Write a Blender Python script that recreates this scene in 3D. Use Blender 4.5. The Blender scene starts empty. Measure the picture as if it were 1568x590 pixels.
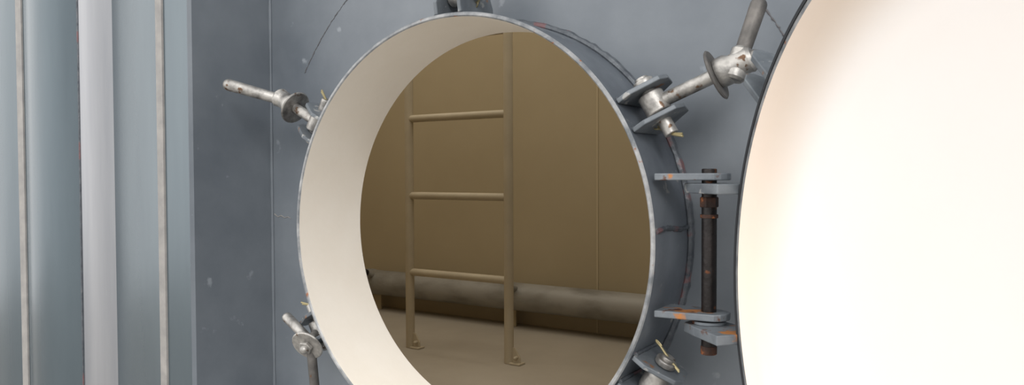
import bpy, bmesh, math, random
import numpy as np
from mathutils import Vector, Matrix
random.seed(4)
sc=bpy.context.scene
sc.view_settings.view_transform='Standard'

# ---------------------------------------------------------------- materials
def srgb(r,g,b):
    f=lambda c:(c/255/12.92) if c/255<=.04045 else ((c/255+.055)/1.055)**2.4
    return (f(r),f(g),f(b),1)
def mat(name,base,dark=None,scale=6,rough=.5,metal=0,bump=.0,bscale=60,lo=.35,hi=.7,stretch=(1,1,1),spots=None,spot_scale=30,spot_t=.72,spec=.5,radial=None,spots2=None):
    m=bpy.data.materials.new(name); m.use_nodes=True
    n=m.node_tree.nodes; l=m.node_tree.links; b=n['Principled BSDF']
    b.inputs['Roughness'].default_value=rough; b.inputs['Metallic'].default_value=metal
    b.inputs['Specular IOR Level'].default_value=spec
    tc=n.new('ShaderNodeTexCoord'); mp=n.new('ShaderNodeMapping'); mp.inputs['Scale'].default_value=stretch
    l.new(tc.outputs['Object'],mp.inputs['Vector'])
    ns=n.new('ShaderNodeTexNoise'); ns.inputs['Scale'].default_value=scale; ns.inputs['Detail'].default_value=8; ns.inputs['Roughness'].default_value=.6
    l.new(mp.outputs[0],ns.inputs['Vector'])
    cr=n.new('ShaderNodeValToRGB'); cr.color_ramp.elements[0].position=lo; cr.color_ramp.elements[1].position=hi
    cr.color_ramp.elements[0].color=dark or base; cr.color_ramp.elements[1].color=base
    l.new(ns.outputs['Fac'],cr.inputs['Fac']); out=cr.outputs['Color']
    def mix(fac,a,col):
        mx=n.new('ShaderNodeMix'); mx.data_type='RGBA'; l.new(fac,mx.inputs[0]); l.new(a,mx.inputs[6]); mx.inputs[7].default_value=col
        return mx.outputs[2]
    for sp in ([(spots,spot_scale,spot_t)] if spots else [])+([spots2] if spots2 else []):
        s=n.new('ShaderNodeTexNoise'); s.inputs['Scale'].default_value=sp[1]; s.inputs['Detail'].default_value=5
        l.new(mp.outputs[0],s.inputs['Vector'])
        r=n.new('ShaderNodeValToRGB'); r.color_ramp.elements[0].position=sp[2]; r.color_ramp.elements[1].position=min(1,sp[2]+.05)
        l.new(s.outputs['Fac'],r.inputs['Fac']); out=mix(r.outputs['Color'],out,sp[0])
    if radial:   # warm rim shading put into the colour, by distance from the part's own axis
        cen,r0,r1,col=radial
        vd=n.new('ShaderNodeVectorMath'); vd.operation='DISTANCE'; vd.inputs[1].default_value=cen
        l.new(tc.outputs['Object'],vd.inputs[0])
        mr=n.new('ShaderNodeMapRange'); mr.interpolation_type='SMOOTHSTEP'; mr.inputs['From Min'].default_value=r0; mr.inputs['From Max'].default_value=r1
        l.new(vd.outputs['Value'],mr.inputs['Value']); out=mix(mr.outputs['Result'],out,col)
    l.new(out,b.inputs['Base Color'])
    if bump:
        bn=n.new('ShaderNodeTexNoise'); bn.inputs['Scale'].default_value=bscale; bn.inputs['Detail'].default_value=4
        l.new(tc.outputs['Object'],bn.inputs['Vector'])
        bp=n.new('ShaderNodeBump'); bp.inputs['Strength'].default_value=bump; bp.inputs['Distance'].default_value=.002
        l.new(bn.outputs['Fac'],bp.inputs['Height']); l.new(bp.outputs[0],b.inputs['Normal'])
    return m
PH=math.radians(130)
d=Vector((-math.cos(PH),-math.sin(PH),0)); nrm=Vector((-math.sin(PH),math.cos(PH),0)); up=Vector((0,0,1))
RD=.296; H0=Vector((.3935,-.1175,-.022)); CEN=H0+d*RD; bk=-nrm

RUST=srgb(140,84,48)
M_wall=mat('blue_grey_tank_paint',srgb(124,130,136),srgb(92,99,107),scale=2.6,rough=.40,bump=.2,bscale=35,lo=.3,hi=.65,spots=srgb(136,142,148),spot_scale=26,spot_t=.68,spots2=(srgb(112,98,86),70,.765))
M_corr=mat('corrugated_panel_paint',srgb(102,113,119),srgb(82,93,100),scale=4,stretch=(1,1,.15),rough=.26,metal=.5,bump=.08,bscale=30,spots=srgb(108,114,108),spot_scale=60,spot_t=.75)
M_bright=mat('panel_paint_lit_face',srgb(176,176,178),srgb(142,144,149),scale=5,stretch=(2,2,.1),rough=.3,metal=.5)  # lighter colour paints the sky sheen onto the angled panel face
M_seam=mat('pale_sealant',srgb(156,152,148),srgb(132,130,128),scale=30,rough=.6,bump=.3,bscale=50)
M_collar_out=mat('collar_outer_paint',srgb(108,114,121),srgb(78,84,92),scale=9,rough=.45,bump=.3,bscale=50,spots=srgb(140,140,138),spot_scale=40,spot_t=.66,spots2=(srgb(118,88,66),55,.70))
M_lip=mat('worn_steel_lip',srgb(172,172,172),srgb(108,112,116),scale=40,rough=.45,metal=.3,bump=.4,bscale=120,spots=RUST,spot_scale=60,spot_t=.66)
M_white=mat('cream_white_coating',srgb(244,239,231),srgb(236,229,218),scale=4,rough=.4,bump=.15,bscale=70,spots=srgb(215,185,150),spot_scale=55,spot_t=.76)
M_door_in=mat('cover_white_coating',srgb(250,246,243),srgb(249,243,238),scale=3,rough=.45,radial=(CEN,.255,.31,srgb(242,224,206)))  # peach towards the rim imitates the soft shading of its inner wall
M_gasket_shade=mat('black_gasket_rim_shade',srgb(40,42,46),rough=.6)  # gasket black, also painting in the shaded outer side of the cover rim
M_lug=mat('lug_grey_paint',srgb(120,126,131),srgb(90,96,102),scale=25,rough=.45,metal=.15,bump=.3,bscale=80,spots=srgb(160,160,158),spot_scale=60,spot_t=.62,spots2=(srgb(130,92,62),45,.66))
M_luge=mat('lug_rusty_paint',srgb(126,132,137),srgb(98,104,110),scale=25,rough=.45,metal=.15,bump=.3,bscale=80,spots=srgb(172,114,62),spot_scale=28,spot_t=.54,spots2=(srgb(92,56,36),50,.60))
M_galv=mat('zinc_plated_steel',srgb(186,183,178),srgb(112,110,108),scale=45,rough=.44,metal=.7,bump=.35,bscale=120,lo=.32,hi=.6,spots=srgb(108,84,66),spot_scale=60,spot_t=.62)
M_dsteel=mat('dull_grey_steel',srgb(118,114,110),srgb(86,84,82),scale=40,rough=.55,metal=.4,bump=.4,bscale=150,spots=srgb(104,78,60),spot_scale=50,spot_t=.66)
M_black=mat('rusty_black_pin',srgb(46,41,40),srgb(30,28,28),scale=40,rough=.42,metal=.5,bump=.5,bscale=120,spots=srgb(112,66,38),spot_scale=45,spot_t=.58)
M_rust=mat('rusty_nut',srgb(90,55,37),srgb(46,32,27),scale=60,rough=.7,bump=.6,bscale=150,spots=srgb(150,88,48),spot_scale=60,spot_t=.57)
M_weld=mat('weld_bead',srgb(100,105,110),srgb(68,73,80),scale=60,rough=.4,metal=.2,bump=.8,bscale=130,spots=srgb(112,84,86),spot_scale=30,spot_t=.56)
M_brass=mat('cotter_wire',srgb(176,164,126),rough=.45,metal=.7)
M_in=mat('tan_lining',srgb(177,161,130),srgb(170,154,123),scale=1.5,rough=.7,bump=.1,bscale=20)
M_floor=mat('tan_floor_lining',srgb(171,161,145),srgb(161,151,135),scale=3,rough=.75,bump=.2,bscale=20)
M_ladder=mat('ladder_tan_paint',srgb(190,177,152),srgb(180,167,142),scale=12,rough=.55)
M_pipe=mat('mottled_pipe',srgb(154,150,142),srgb(120,116,107),scale=7,rough=.5,metal=.1,lo=.33,hi=.55,stretch=(.6,1,1.5))
M_seamin=mat('lining_seam',srgb(186,170,138),rough=.7)
M_ground=mat('concrete_yard',srgb(186,182,176),srgb(160,156,150),scale=4,rough=.9,bump=.3,bscale=30)
M_hair=mat('rust_hairline',srgb(104,104,106),srgb(82,78,80),scale=80,rough=.7)

# ---------------------------------------------------------------- helpers
def link(o,parent=None):
    sc.collection.objects.link(o)
    if parent: o.parent=parent
    return o
def empty(name):
    e=bpy.data.objects.new(name,None); e.empty_display_size=.05; return link(e)
def mesh(name,verts,faces,mats,parent=None,smooth=True,fm=None,auto=35):
    me=bpy.data.meshes.new(name); me.from_pydata([tuple(v) for v in verts],[],faces)
    mats=mats if isinstance(mats,list) else [mats]
    for m in mats: me.materials.append(m)
    if fm:
        for p,i in zip(me.polygons,fm): p.material_index=i
    bm=bmesh.new(); bm.from_mesh(me); bmesh.ops.recalc_face_normals(bm,faces=bm.faces)
    for e in bm.edges:
        if len(e.link_faces)==2 and e.calc_face_angle(0)>math.radians(auto): e.smooth=False
    for f_ in bm.faces: f_.smooth=smooth
    bm.to_mesh(me); bm.free()
    return link(bpy.data.objects.new(name,me),parent)
def frame(axis):
    a=Vector(axis).normalized(); h=Vector((0,0,1)) if abs(a.z)<.9 else Vector((1,0,0))
    u=a.cross(h).normalized(); v=a.cross(u).normalized(); return a,u,v
def lathe(name,prof,origin,axis,mats,parent=None,seg=32,fm=None,closed=False):
    a,u,v=frame(axis); o=Vector(origin); V=[];F=[];FM=[]
    for r,h in prof:
        for i in range(seg):
            t=2*math.pi*i/seg; V.append(o+a*h+(u*math.cos(t)+v*math.sin(t))*max(r,1e-5))
    n=len(prof); last=n if closed else n-1
    for j in range(last):
        k=(j+1)%n
        for i in range(seg):
            i2=(i+1)%seg; F.append((j*seg+i,j*seg+i2,k*seg+i2,k*seg+i)); FM.append(fm[j] if fm else 0)
    return mesh(name,V,F,mats,parent,fm=FM)
def rod(name,p0,p1,r,m,parent=None,rnd=True,seg=28,r2=None):
    p0=Vector(p0);p1=Vector(p1);L=(p1-p0).length; r2=r2 or r
    b=min(r*.9,L*.4) if rnd else min(r*.15,L*.3); b2=min(r2*.9,L*.4) if rnd else b
    pr=[(0,0)]+[(r-b+b*math.sin(t),b-b*math.cos(t)) for t in np.linspace(0,math.pi/2,6)]
    pr+=[(r2-b2+b2*math.cos(t),L-b2+b2*math.sin(t)) for t in np.linspace(0,math.pi/2,6)]+[(0,L)]
    return lathe(name,pr,p0,p1-p0,m,parent,seg)
def plate(name,outline,origin,u,v,th,m,parent=None,bev=.0012):
    u=Vector(u).normalized();v=Vector(v).normalized();w=u.cross(v).normalized();o=Vector(origin)
    n=len(outline);V=[]
    for s in (-.5,.5):
        for x,y in outline: V.append(o+u*x+v*y+w*th*s)
    F=[tuple(range(n))[::-1],tuple(range(n,2*n))]+[(i,(i+1)%n,n+(i+1)%n,n+i) for i in range(n)]
    ob=mesh(name,V,F,m,parent,smooth=False)
    if bev:
        md=ob.modifiers.new('bev','BEVEL');md.width=bev;md.segments=2;md.limit_method='ANGLE'
    return ob
def sweep(name,pts,radii,m,parent=None,seg=10,closed=False):
    pts=[Vector(p) for p in pts];n=len(pts);V=[];F=[]
    if not hasattr(radii,'__len__'): radii=[radii]*n
    prevu=None
    for i,p in enumerate(pts):
        a=pts[(i+1)%n] if (closed or i<n-1) else p; b=pts[i-1] if (closed or i>0) else p
        t=(a-b).normalized()
        if prevu is None: _,u,_v=frame(t)
        else: u=(prevu-t*prevu.dot(t)).normalized()
        prevu=u; v=t.cross(u)
        for k in range(seg):
            q=2*math.pi*k/seg; V.append(p+(u*math.cos(q)+v*math.sin(q))*radii[i])
    for i in range(n if closed else n-1):
        j=(i+1)%n
        for k in range(seg):
            k2=(k+1)%seg;F.append((i*seg+k,i*seg+k2,j*seg+k2,j*seg+k))
    if not closed: F+= [tuple(range(seg))[::-1],tuple((n-1)*seg+k for k in range(seg))]
    return mesh(name,V,F,m,parent)
def box(name,x0,x1,y0,y1,z0,z1,m,parent=None,bev=0):
    return plate(name,[(x0,y0),(x1,y0),(x1,y1),(x0,y1)],(0,0,(z0+z1)/2),(1,0,0),(0,1,0),z1-z0,m,parent,bev)

# ---------------------------------------------------------------- exterior walls
GZ=-1.35; TOP=1.35
XL,XR=-.494,2.0
def wall_with_hole(name,x0,x1,z0,z1,y0,y1,r,m):
    N=128;V=[];angs=[2*math.pi*i/N for i in range(N)]
    for c in [(x0,z0),(x1,z0),(x1,z1),(x0,z1)]: angs.append(math.atan2(c[1],c[0])%(2*math.pi))
    angs=sorted(angs);N=len(angs)
    for y in (y0,y1):
        for t in angs: V.append((r*math.cos(t),y,r*math.sin(t)))
        for t in angs:
            c,s=math.cos(t),math.sin(t)
            k=min((x1/c if c>1e-9 else x0/c if c<-1e-9 else 1e9),(z1/s if s>1e-9 else z0/s if s<-1e-9 else 1e9))
            V.append((k*c,y,k*s))
    F=[]
    for i in range(N):
        j=(i+1)%N
        F.append((i,j,N+j,N+i)); F.append((2*N+j,2*N+i,3*N+i,3*N+j))
        F.append((i,2*N+i,2*N+j,j)); F.append((N+i,N+j,3*N+j,3*N+i))
    return mesh(name,V,F,m,None,smooth=False)
wall_front=wall_with_hole('wall_front',-3.0,XR,GZ+.15,TOP,0.0,.010,.2995,M_wall)

# corrugated side panel (profile in plan view, extruded vertically)
prof=[(-.494,-.001),(-.494,-.160),(-.499,-.165),(-.566,-.165),(-.567,-.168),(-.585,-.168),(-.586,-.165)]
fmv=[3,3,0,2,2,2]
def arc_pts(x0,y0,x1,y1,bul,n):
    return [(x0+(x1-x0)*t,y0+(y1-y0)*t-bul*math.sin(math.pi*t)) for t in np.linspace(0,1,n)[1:]]
a=arc_pts(-.586,-.165,-.770,-.140,.002,10); prof+=a; fmv+=[0]*len(a)
a=arc_pts(-.770,-.140,-.830,-.170,.006,8); prof+=a; fmv+=[1]*len(a)
prof+=[(-.848,-.162)]; fmv+=[1]
ctrl=[(-.848,-.162),(-.868,-.176),(-.893,-.188),(-.925,-.195),(-.96,-.195),(-1.0,-.187),(-1.04,-.172),(-1.08,-.152),(-1.124,-.130)]
prof+=ctrl[1:]; fmv+=[0]*(len(ctrl)-1)
prof+=[(-1.139,-.130),(-1.140,-.133),(-1.165,-.133),(-1.166,-.130)]; fmv+=[0,2,2,2]
a=arc_pts(-1.166,-.130,-1.30,-.130,.004,8); prof+=a; fmv+=[0]*len(a)
a=arc_pts(-1.30,-.130,-1.45,-.150,-.02,8); prof+=a; fmv+=[0]*len(a)
prof+=[(-1.9,-.15),(-3.0,-.15),(-3.0,-.001)]; fmv+=[0,0,0]
V=[];F=[];n=len(prof)
for z in (GZ+.15,TOP):
    for x,y in prof: V.append((x,y,z))
for i in range(n-1): F.append((i,i+1,n+i+1,n+i))
F.append(tuple(range(n)));F.append(tuple(range(n,2*n)))
mesh('wall_left',V,F,[M_corr,M_bright,M_seam,M_wall],None,True,fmv+[0,0],auto=22)
rng=random.Random(2)
sweep('trim_1',[(-.849+.0012*math.sin(z*5),-.163,z) for z in np.linspace(GZ+.16,TOP-.01,60)],[.0018+.0006*rng.random() for _ in range(60)],M_weld)
sweep('trim_2',[(-.4925,-.0015,z) for z in np.linspace(GZ+.16,TOP-.01,160)],[.0022+.0012*rng.random() for _ in range(160)],M_wall)

# ---------------------------------------------------------------- interior of tank
box('floor',-2.7,XR,.011,1.98,-.641,-.611,M_floor)
box('ceiling',-2.7,XR,.011,1.98,TOP-.04,TOP,M_in)
box('wall_back',-2.74,XR+.04,1.98,2.01,-.641,TOP,M_in)
box('wall_interior_left',-2.74,-2.7,.011,1.98,-.641,TOP,M_in)
box('wall_right',XR,XR+.04,.0,1.98,-.641,TOP,M_in)
box('wall_interior_front_lining',-2.7,-.36,.0105,.0125,-.611,TOP-.04,M_in)
box('trim_3',-.819,-.811,1.977,1.98,-.611,TOP-.04,M_seamin)
box('trim_4',-2.28,-2.272,1.977,1.98,-.611,TOP-.04,M_seamin)

box('ground',-9,9,-9,9,GZ-.1,GZ,M_ground)
box('tank_skid_base',-2.9,XR-.1,-.10,1.9,GZ,GZ+.14,M_wall)

# ---------------------------------------------------------------- manway collar
collar=empty('manway_collar')
FY=-.113; BY=.022
lathe('collar_ring',[(.300,FY+.0015),(.2985,FY),(.2955,FY),(.294,FY+.0015),(.294,BY),(.300,BY)],(0,0,0),(0,1,0),[M_collar_out,M_lip,M_white],collar,seg=192,fm=[1,1,1,2,0,0],closed=True)
N=260;pts=[];rad=[]
for i in range(N):
    t=2*math.pi*i/N
    pts.append((.302*math.cos(t),-.002,.302*math.sin(t)));rad.append(.0046+.0022*rng.random())
sweep('collar_fillet_weld',pts,rad,M_weld,collar,closed=True,seg=8)
z0=.016
sweep('collar_seam_weld',[(math.cos(z0/.3)*.300,y,z0+.002*math.sin(y*60)) for y in np.linspace(-.108,-.008,24)],[.0025+.0014*rng.random() for _ in range(24)],M_weld,collar,seg=8)

def arcline(name,R,a0,a1,r):
    k=90; sweep(name,[((R+.002*rng.random())*math.cos(math.radians(t)),-.0002,(R+.002*rng.random())*math.sin(math.radians(t))) for t in np.linspace(a0,a1,k)],[r*(.3+rng.random()) for _ in range(k)],M_hair,None,seg=6)
arcline('reinforcing_pad_weld_line',.480,118,147,.0009)
arcline('reinforcing_pad_weld_line.001',.480,24,52,.0014)
sweep('paint_scratch',[(-.488+.009*i,-.0004,.004+(.006,.001,.004,.0,.002,-.001)[i]) for i in range(6)],[.0012,.0008,.001,.0008,.0008,.0004],M_seam,None,seg=6)

# ---------------------------------------------------------------- swing-bolt clamps
def cotter(parent,p,d,L,bend):
    d=Vector(d).normalized();b=Vector(bend).normalized();p=Vector(p)
    sweep('cotter_pin',[p-d*.014,p,p+d*L*.5,p+d*L+b*.003],.0015,M_brass,parent,seg=8)
    sweep('cotter_leg',[p+d*.002,p+d*L*.4+b*.001,p+d*L*.8+b*.006],.0014,M_brass,parent,seg=8)
    ring=[p-d*.016+d*.0040*math.cos(t)+b*.0030*math.sin(t) for t in np.linspace(0,2*math.pi,13)[:-1]]
    sweep('cotter_loop',ring,.0012,M_brass,parent,seg=6,closed=True)
def clamp(ang,bolt,handle,blen=.075,hback=.012,hfwd=.085,yb=-.078,cot=-1,hr=.0075,gap=.020,dark=False,tail=None,ns=1.,wr=.0275,face=False,cdir=None):
    E=empty('swing_bolt_clamp')
    t=math.radians(ang); er=Vector((math.cos(t),0,math.sin(t)));et=Vector((-math.sin(t),0,math.cos(t)));ey=Vector((0,1,0))
    for i,s in enumerate((-1,1)):
        plate('lug_plate_%d'%(i+1),[(.3005,-.108),(.318,-.111),(.354,-.094),(.360,-.080),(.354,-.052),(.316,-.032),(.3005,-.032)],et*s*gap,er,ey,.006,M_lug,E)
        sweep('lug_weld_%d'%(i+1),[er*.301+et*(s*gap+.004)+ey*y for y in np.linspace(-.104,-.040,14)],[.002+.001*rng.random() for _ in range(14)],M_weld,E,seg=6)
    pc=er*.330+ey*yb
    rod('pivot_pin',pc-et*(gap+.022),pc+et*(gap+.016),.0085,M_galv,E,rnd=False)
    rod('pivot_pin_head',pc+et*(gap+.004),pc+et*(gap+.012),.013,M_galv,E,rnd=False)
    cotter(E,pc+et*cot*(gap+.016)-er*.004,cdir or (er*.6-et*.75-ey*.3),.022,er)
    b=Vector(bolt).normalized();h=Vector(handle).normalized()
    rod('bolt_eye',pc-et*.0135,pc+et*.0135,.0155,M_galv,E,rnd=False)
    rod('bolt_shank',pc,pc+b*(blen+(.030 if face else .055)*ns),.0082,M_galv,E)
    w=pc+b*blen
    c=w+b*.028*ns
    wo=w if not face else c+b*.008
    lathe('washer',[(.006 if face else .009,0),(.006 if face else .009,.0035),(wr-.0015,.0035),(wr,.002),(wr,.0015),(wr-.0015,0)],wo,b,M_dsteel if dark else M_galv,E,seg=40,closed=True)
    if face:
        rod('bolt_end',c,c+b*.026,.0072,M_galv,E)
        rod('bolt_end_nut',c+b*.011,c+b*.018,.0115,M_galv,E,rnd=False,seg=6)
    else:
        lathe('nut_body',[(.008,.004),(.0165,.004),(.0175,.007),(.0175,.016),(.0145,.021),(.0145,.038),(.0155,.042),(.013,.046),(.008,.046)],w,b,M_galv,E,seg=32,closed=True)
        lathe('handle_boss',[(.0,-.019),(.010,-.019),(.0125,-.016),(.0125,.016),(.010,.019),(0,.019)],c,h,M_galv,E,seg=28)
    rod('handle_bar',c-h*hback,c+h*hfwd,hr,M_dsteel if dark else M_galv,E,r2=hr*1.12)
    if tail:
        q=Vector(tail); rod('handle_tail',c,c+q,hr,M_dsteel,E)
    return E
clamp(30,(.93,.05,.38),(.24,.25,.93),blen=.076,hback=.015,hfwd=.080,hr=.0085,dark=True,wr=.030)
clamp(150,(-.84,-.02,.44),(-.80,-.42,.26),blen=.057,hfwd=.110,hr=.0088)
clamp(90,(.05,.15,1),(.9,-.3,.1),blen=.07)
clamp(-150,(.22,-.85,-.48),(-.88,.08,.45),blen=.018,hback=.012,hfwd=.075,tail=(.0,.01,-.095),ns=.5,wr=.0265,face=True)
clamp(-30,(-.15,-.45,-.9),(.6,-.5,-.2),blen=.06,cot=1,cdir=(.6,-.1,-.7))
clamp(-90,(0.1,-.3,-1),(.9,-.3,.1),blen=.07)

# ---------------------------------------------------------------- cover opened 130 deg about vertical hinge
cover=empty('manway_cover')
ri=RD-.005
pr=[(ri,.0),(ri,.014)]; fmd=[1]
for t in np.linspace(0,1,15)[1:]:
    q=t*math.pi/2; pr.append((ri-.060*(1-math.cos(q)),.014+.038*math.sin(q))); fmd.append(1)
r9=pr[-1][0]
for r in (.22,.2,.17,.14,.1,.05,0): pr.append((r,.052+.020*(1-(r/r9)**2))); fmd.append(1)
outer=[(0,.080),(.05,.079),(.1,.077),(.15,.073),(.2,.067),(.24,.061),(.268,.052),(.288,.038),(RD-.001,.020),(RD,.012),(RD,.0)]
pr+=outer; fmd+=[0]*(len(outer)); fmd.append(2)
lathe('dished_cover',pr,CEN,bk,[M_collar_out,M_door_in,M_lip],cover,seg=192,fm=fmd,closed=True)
lathe('cover_gasket_shade_band',[(RD+.0002,-.001),(RD+.0040,-.001),(RD+.0056,.002),(RD+.0056,.022),(RD+.0002,.022)],CEN,bk,M_gasket_shade,cover,seg=192,closed=True)  # gasket widened into a dark band for the rim's shaded side
for ang in (38,-42,100,-100,150,-150):
    t=math.radians(ang); er=(-d*math.cos(t)+up*math.sin(t)); et=(d*math.sin(t)+up*math.cos(t))
    for s in (-1,1):
        plate('cover_fork_plate',[(RD+.006,.002),(RD+.046,.000),(RD+.058,.006),(RD+.058,.014),(RD+.050,.024),(RD-.001,.044),(RD-.001,.022),(RD+.006,.022)],CEN+et*s*.014,er,bk,.007,M_lug,cover)
# ---------------------------------------------------------------- hinge
hinge=empty('cover_hinge')
px,py=.352,-.080
def rounded(u0,u1,w,taper=1.):
    o=[(u0,-w*taper),(u0,w*taper)]
    o+= [(u1-w+w*math.sin(t),w*math.cos(t)) for t in np.linspace(0,math.pi,9)]
    return o
dd=(H0-Vector((px,py,H0.z)));L=dd.length;dd.normalize(); dn=Vector((-dd.y,dd.x,0))
for nm,zc,zd in (('upper',.079,.066),('lower',-.079,-.094)):
    plate('collar_lug_'+nm,rounded(.296,px+.024,.020,1.3),(0,py,zc),(1,0,0),(0,1,0),.008,M_luge,hinge)
    plate('cover_lug_'+nm,[(-.022,-.012),(-.014,-.024),(.010,-.026),(L+.006,-.026),(L+.006,.030),(.010,.026),(-.014,.022),(-.022,.010)],(px,py,zd),dd,dn,.011,M_luge if nm=='lower' else M_lug,hinge)
plate('cover_hinge_strap',[(-.018,-.088),(.022,-.088),(.022,.062),(-.018,.062)],(H0.x+.014,H0.y+.020,0),bk,(0,0,1),.006,M_collar_out,hinge)
rod('hinge_pin',(px,py,-.122),(px,py,.088),.0085,M_black,hinge,rnd=False)
rod('hinge_pin_nut',(px,py,.044),(px,py,.056),.0105,M_rust,hinge,rnd=False,seg=6)
lathe('hinge_collar',[(.0086,0),(.0100,0),(.0100,.004),(.0086,.004)],(px,py,.032),(0,0,1),M_rust,hinge,closed=True)
rod('hinge_pin_tip',(px,py,-.124),(px,py,-.114),.0092,M_rust,hinge,rnd=False)
lathe('hinge_washer',[(.009,0),(.009,.003),(.019,.003),(.019,0)],(px,py,-.088),(0,0,1),M_luge,hinge,closed=True)

# ---------------------------------------------------------------- ladder
lad=empty('ladder')
LY=1.352;xl,xr=-1.332,-.861
for i,x in enumerate((xl,xr)):
    rod('rail_%d'%(i+1),(x,LY,-.611),(x,LY,TOP-.041),.0175,M_ladder,lad,rnd=False)
    plate('foot_clip_%d'%(i+1),[(-.0,-.02),(.045,-.02),(.045,.02),(0,.02)],(x+.012,LY,-.607),(1,0,0),(0,1,0),.006,M_ladder,lad)
    plate('foot_clip_web_%d'%(i+1),[(0,0),(.035,0),(.035,.02),(.012,.055),(0,.055)],(x+.014,LY,-.606),(1,0,0),(0,0,1),.006,M_ladder,lad)
    rod('foot_bolt_%d'%(i+1),(x+.036,LY-.022,-.585),(x+.036,LY+.014,-.585),.006,M_ladder,lad)
for i,z in enumerate((-.308,-.004,.300,.604,.908,1.2)):
    rod('rung_%d'%(i+1),(xl,LY,z),(xr,LY,z),.0145,M_ladder,lad,rnd=False)
# ---------------------------------------------------------------- internal pipe
pipe=empty('suction_pipe')
PY,PZ,PR=1.905,-.472,.062
rod('pipe_body',(-2.07,PY,PZ),(XR-.01,PY,PZ),PR,M_pipe,pipe,rnd=False,seg=48)
rod('end_cap',(-2.10,PY,PZ),(-2.05,PY,PZ),PR+.004,M_pipe,pipe,rnd=False,seg=48)
for k,x in enumerate((-2.0,-1.18,-.3,.6)):
    plate('saddle_%d'%k,[(-.03,-.611),(.03,-.611),(.03,PZ-.045),(-.03,PZ-.045)],(x-.04,PY+.01,0),(1,0,0),(0,0,1),.01,M_in,pipe)
for k,x in enumerate((-2.02,-1.16)):
    rod('nozzle_%d'%k,(x,PY-.03,PZ+.035),(x-.005,PY-.085,PZ+.058),.013,M_pipe,pipe,rnd=False)
    rod('nozzle_cap_%d'%k,(x-.005,PY-.080,PZ+.056),(x-.006,PY-.098,PZ+.063),.017,M_black,pipe,rnd=False)
sweep('sample_hose',[(-2.02,PY-.095,PZ+.06),(-2.06,PY-.10,PZ+.05),(-2.09,PY-.10,PZ+.01),(-2.08,PY-.10,PZ-.04),(-2.05,PY-.09,PZ-.06)],.004,M_black,pipe)

# ---------------------------------------------------------------- light
w=bpy.data.worlds.new('overcast');sc.world=w;w.use_nodes=True
n=w.node_tree.nodes;l=w.node_tree.links;bg=n['Background']
tc=n.new('ShaderNodeTexCoord');vm=n.new('ShaderNodeVectorMath');vm.operation='DOT_PRODUCT';vm.inputs[1].default_value=Vector((-.70,-.60,.38)).normalized()
l.new(tc.outputs['Generated'],vm.inputs[0])
cr=n.new('ShaderNodeValToRGB');l.new(vm.outputs['Value'],cr.inputs['Fac'])
cr.color_ramp.elements[0].position=0;cr.color_ramp.elements[0].color=(.38,.385,.39,1)
cr.color_ramp.elements[1].position=.97;cr.color_ramp.elements[1].color=(1,.985,.97,1)
e=cr.color_ramp.elements.new(.6);e.color=(.60,.60,.595,1)
l.new(cr.outputs[0],bg.inputs['Color']);bg.inputs['Strength'].default_value=2.15
sl=bpy.data.lights.new('sun','SUN');sl.energy=1.45;sl.angle=math.radians(24);sl.color=(1,.98,.96)
so=link(bpy.data.objects.new('sun',sl));so.rotation_euler=Vector((-.72,1,-.75)).to_track_quat('-Z','Y').to_euler()
al=bpy.data.lights.new('interior_fill_light','AREA');al.shape='RECTANGLE';al.size=3.0;al.size_y=1.5;al.energy=20.5;al.color=(1,.935,.82)  # unseen fill light, added to brighten the tank interior
ao=link(bpy.data.objects.new('interior_fill_light',al));ao.location=(-1.0,1.0,TOP-.06)

# ---------------------------------------------------------------- camera
yaw,pit,rol=.5762,-.0260,-.0036
Fv=np.array([-math.sin(yaw)*math.cos(pit),math.cos(yaw)*math.cos(pit),math.sin(pit)])
R1=np.array([math.cos(yaw),math.sin(yaw),0]);U1=np.cross(R1,Fv)
Rv=math.cos(rol)*R1+math.sin(rol)*U1;Uv=np.cross(Rv,Fv)
cd=bpy.data.cameras.new('camera');cd.sensor_width=36;cd.lens=36*1143/1568;cd.clip_start=.02
co=link(bpy.data.objects.new('camera',cd))
co.matrix_world=Matrix(((Rv[0],Uv[0],-Fv[0],.6259),(Rv[1],Uv[1],-Fv[1],-.9128),(Rv[2],Uv[2],-Fv[2],.0838),(0,0,0,1)))
sc.camera=co
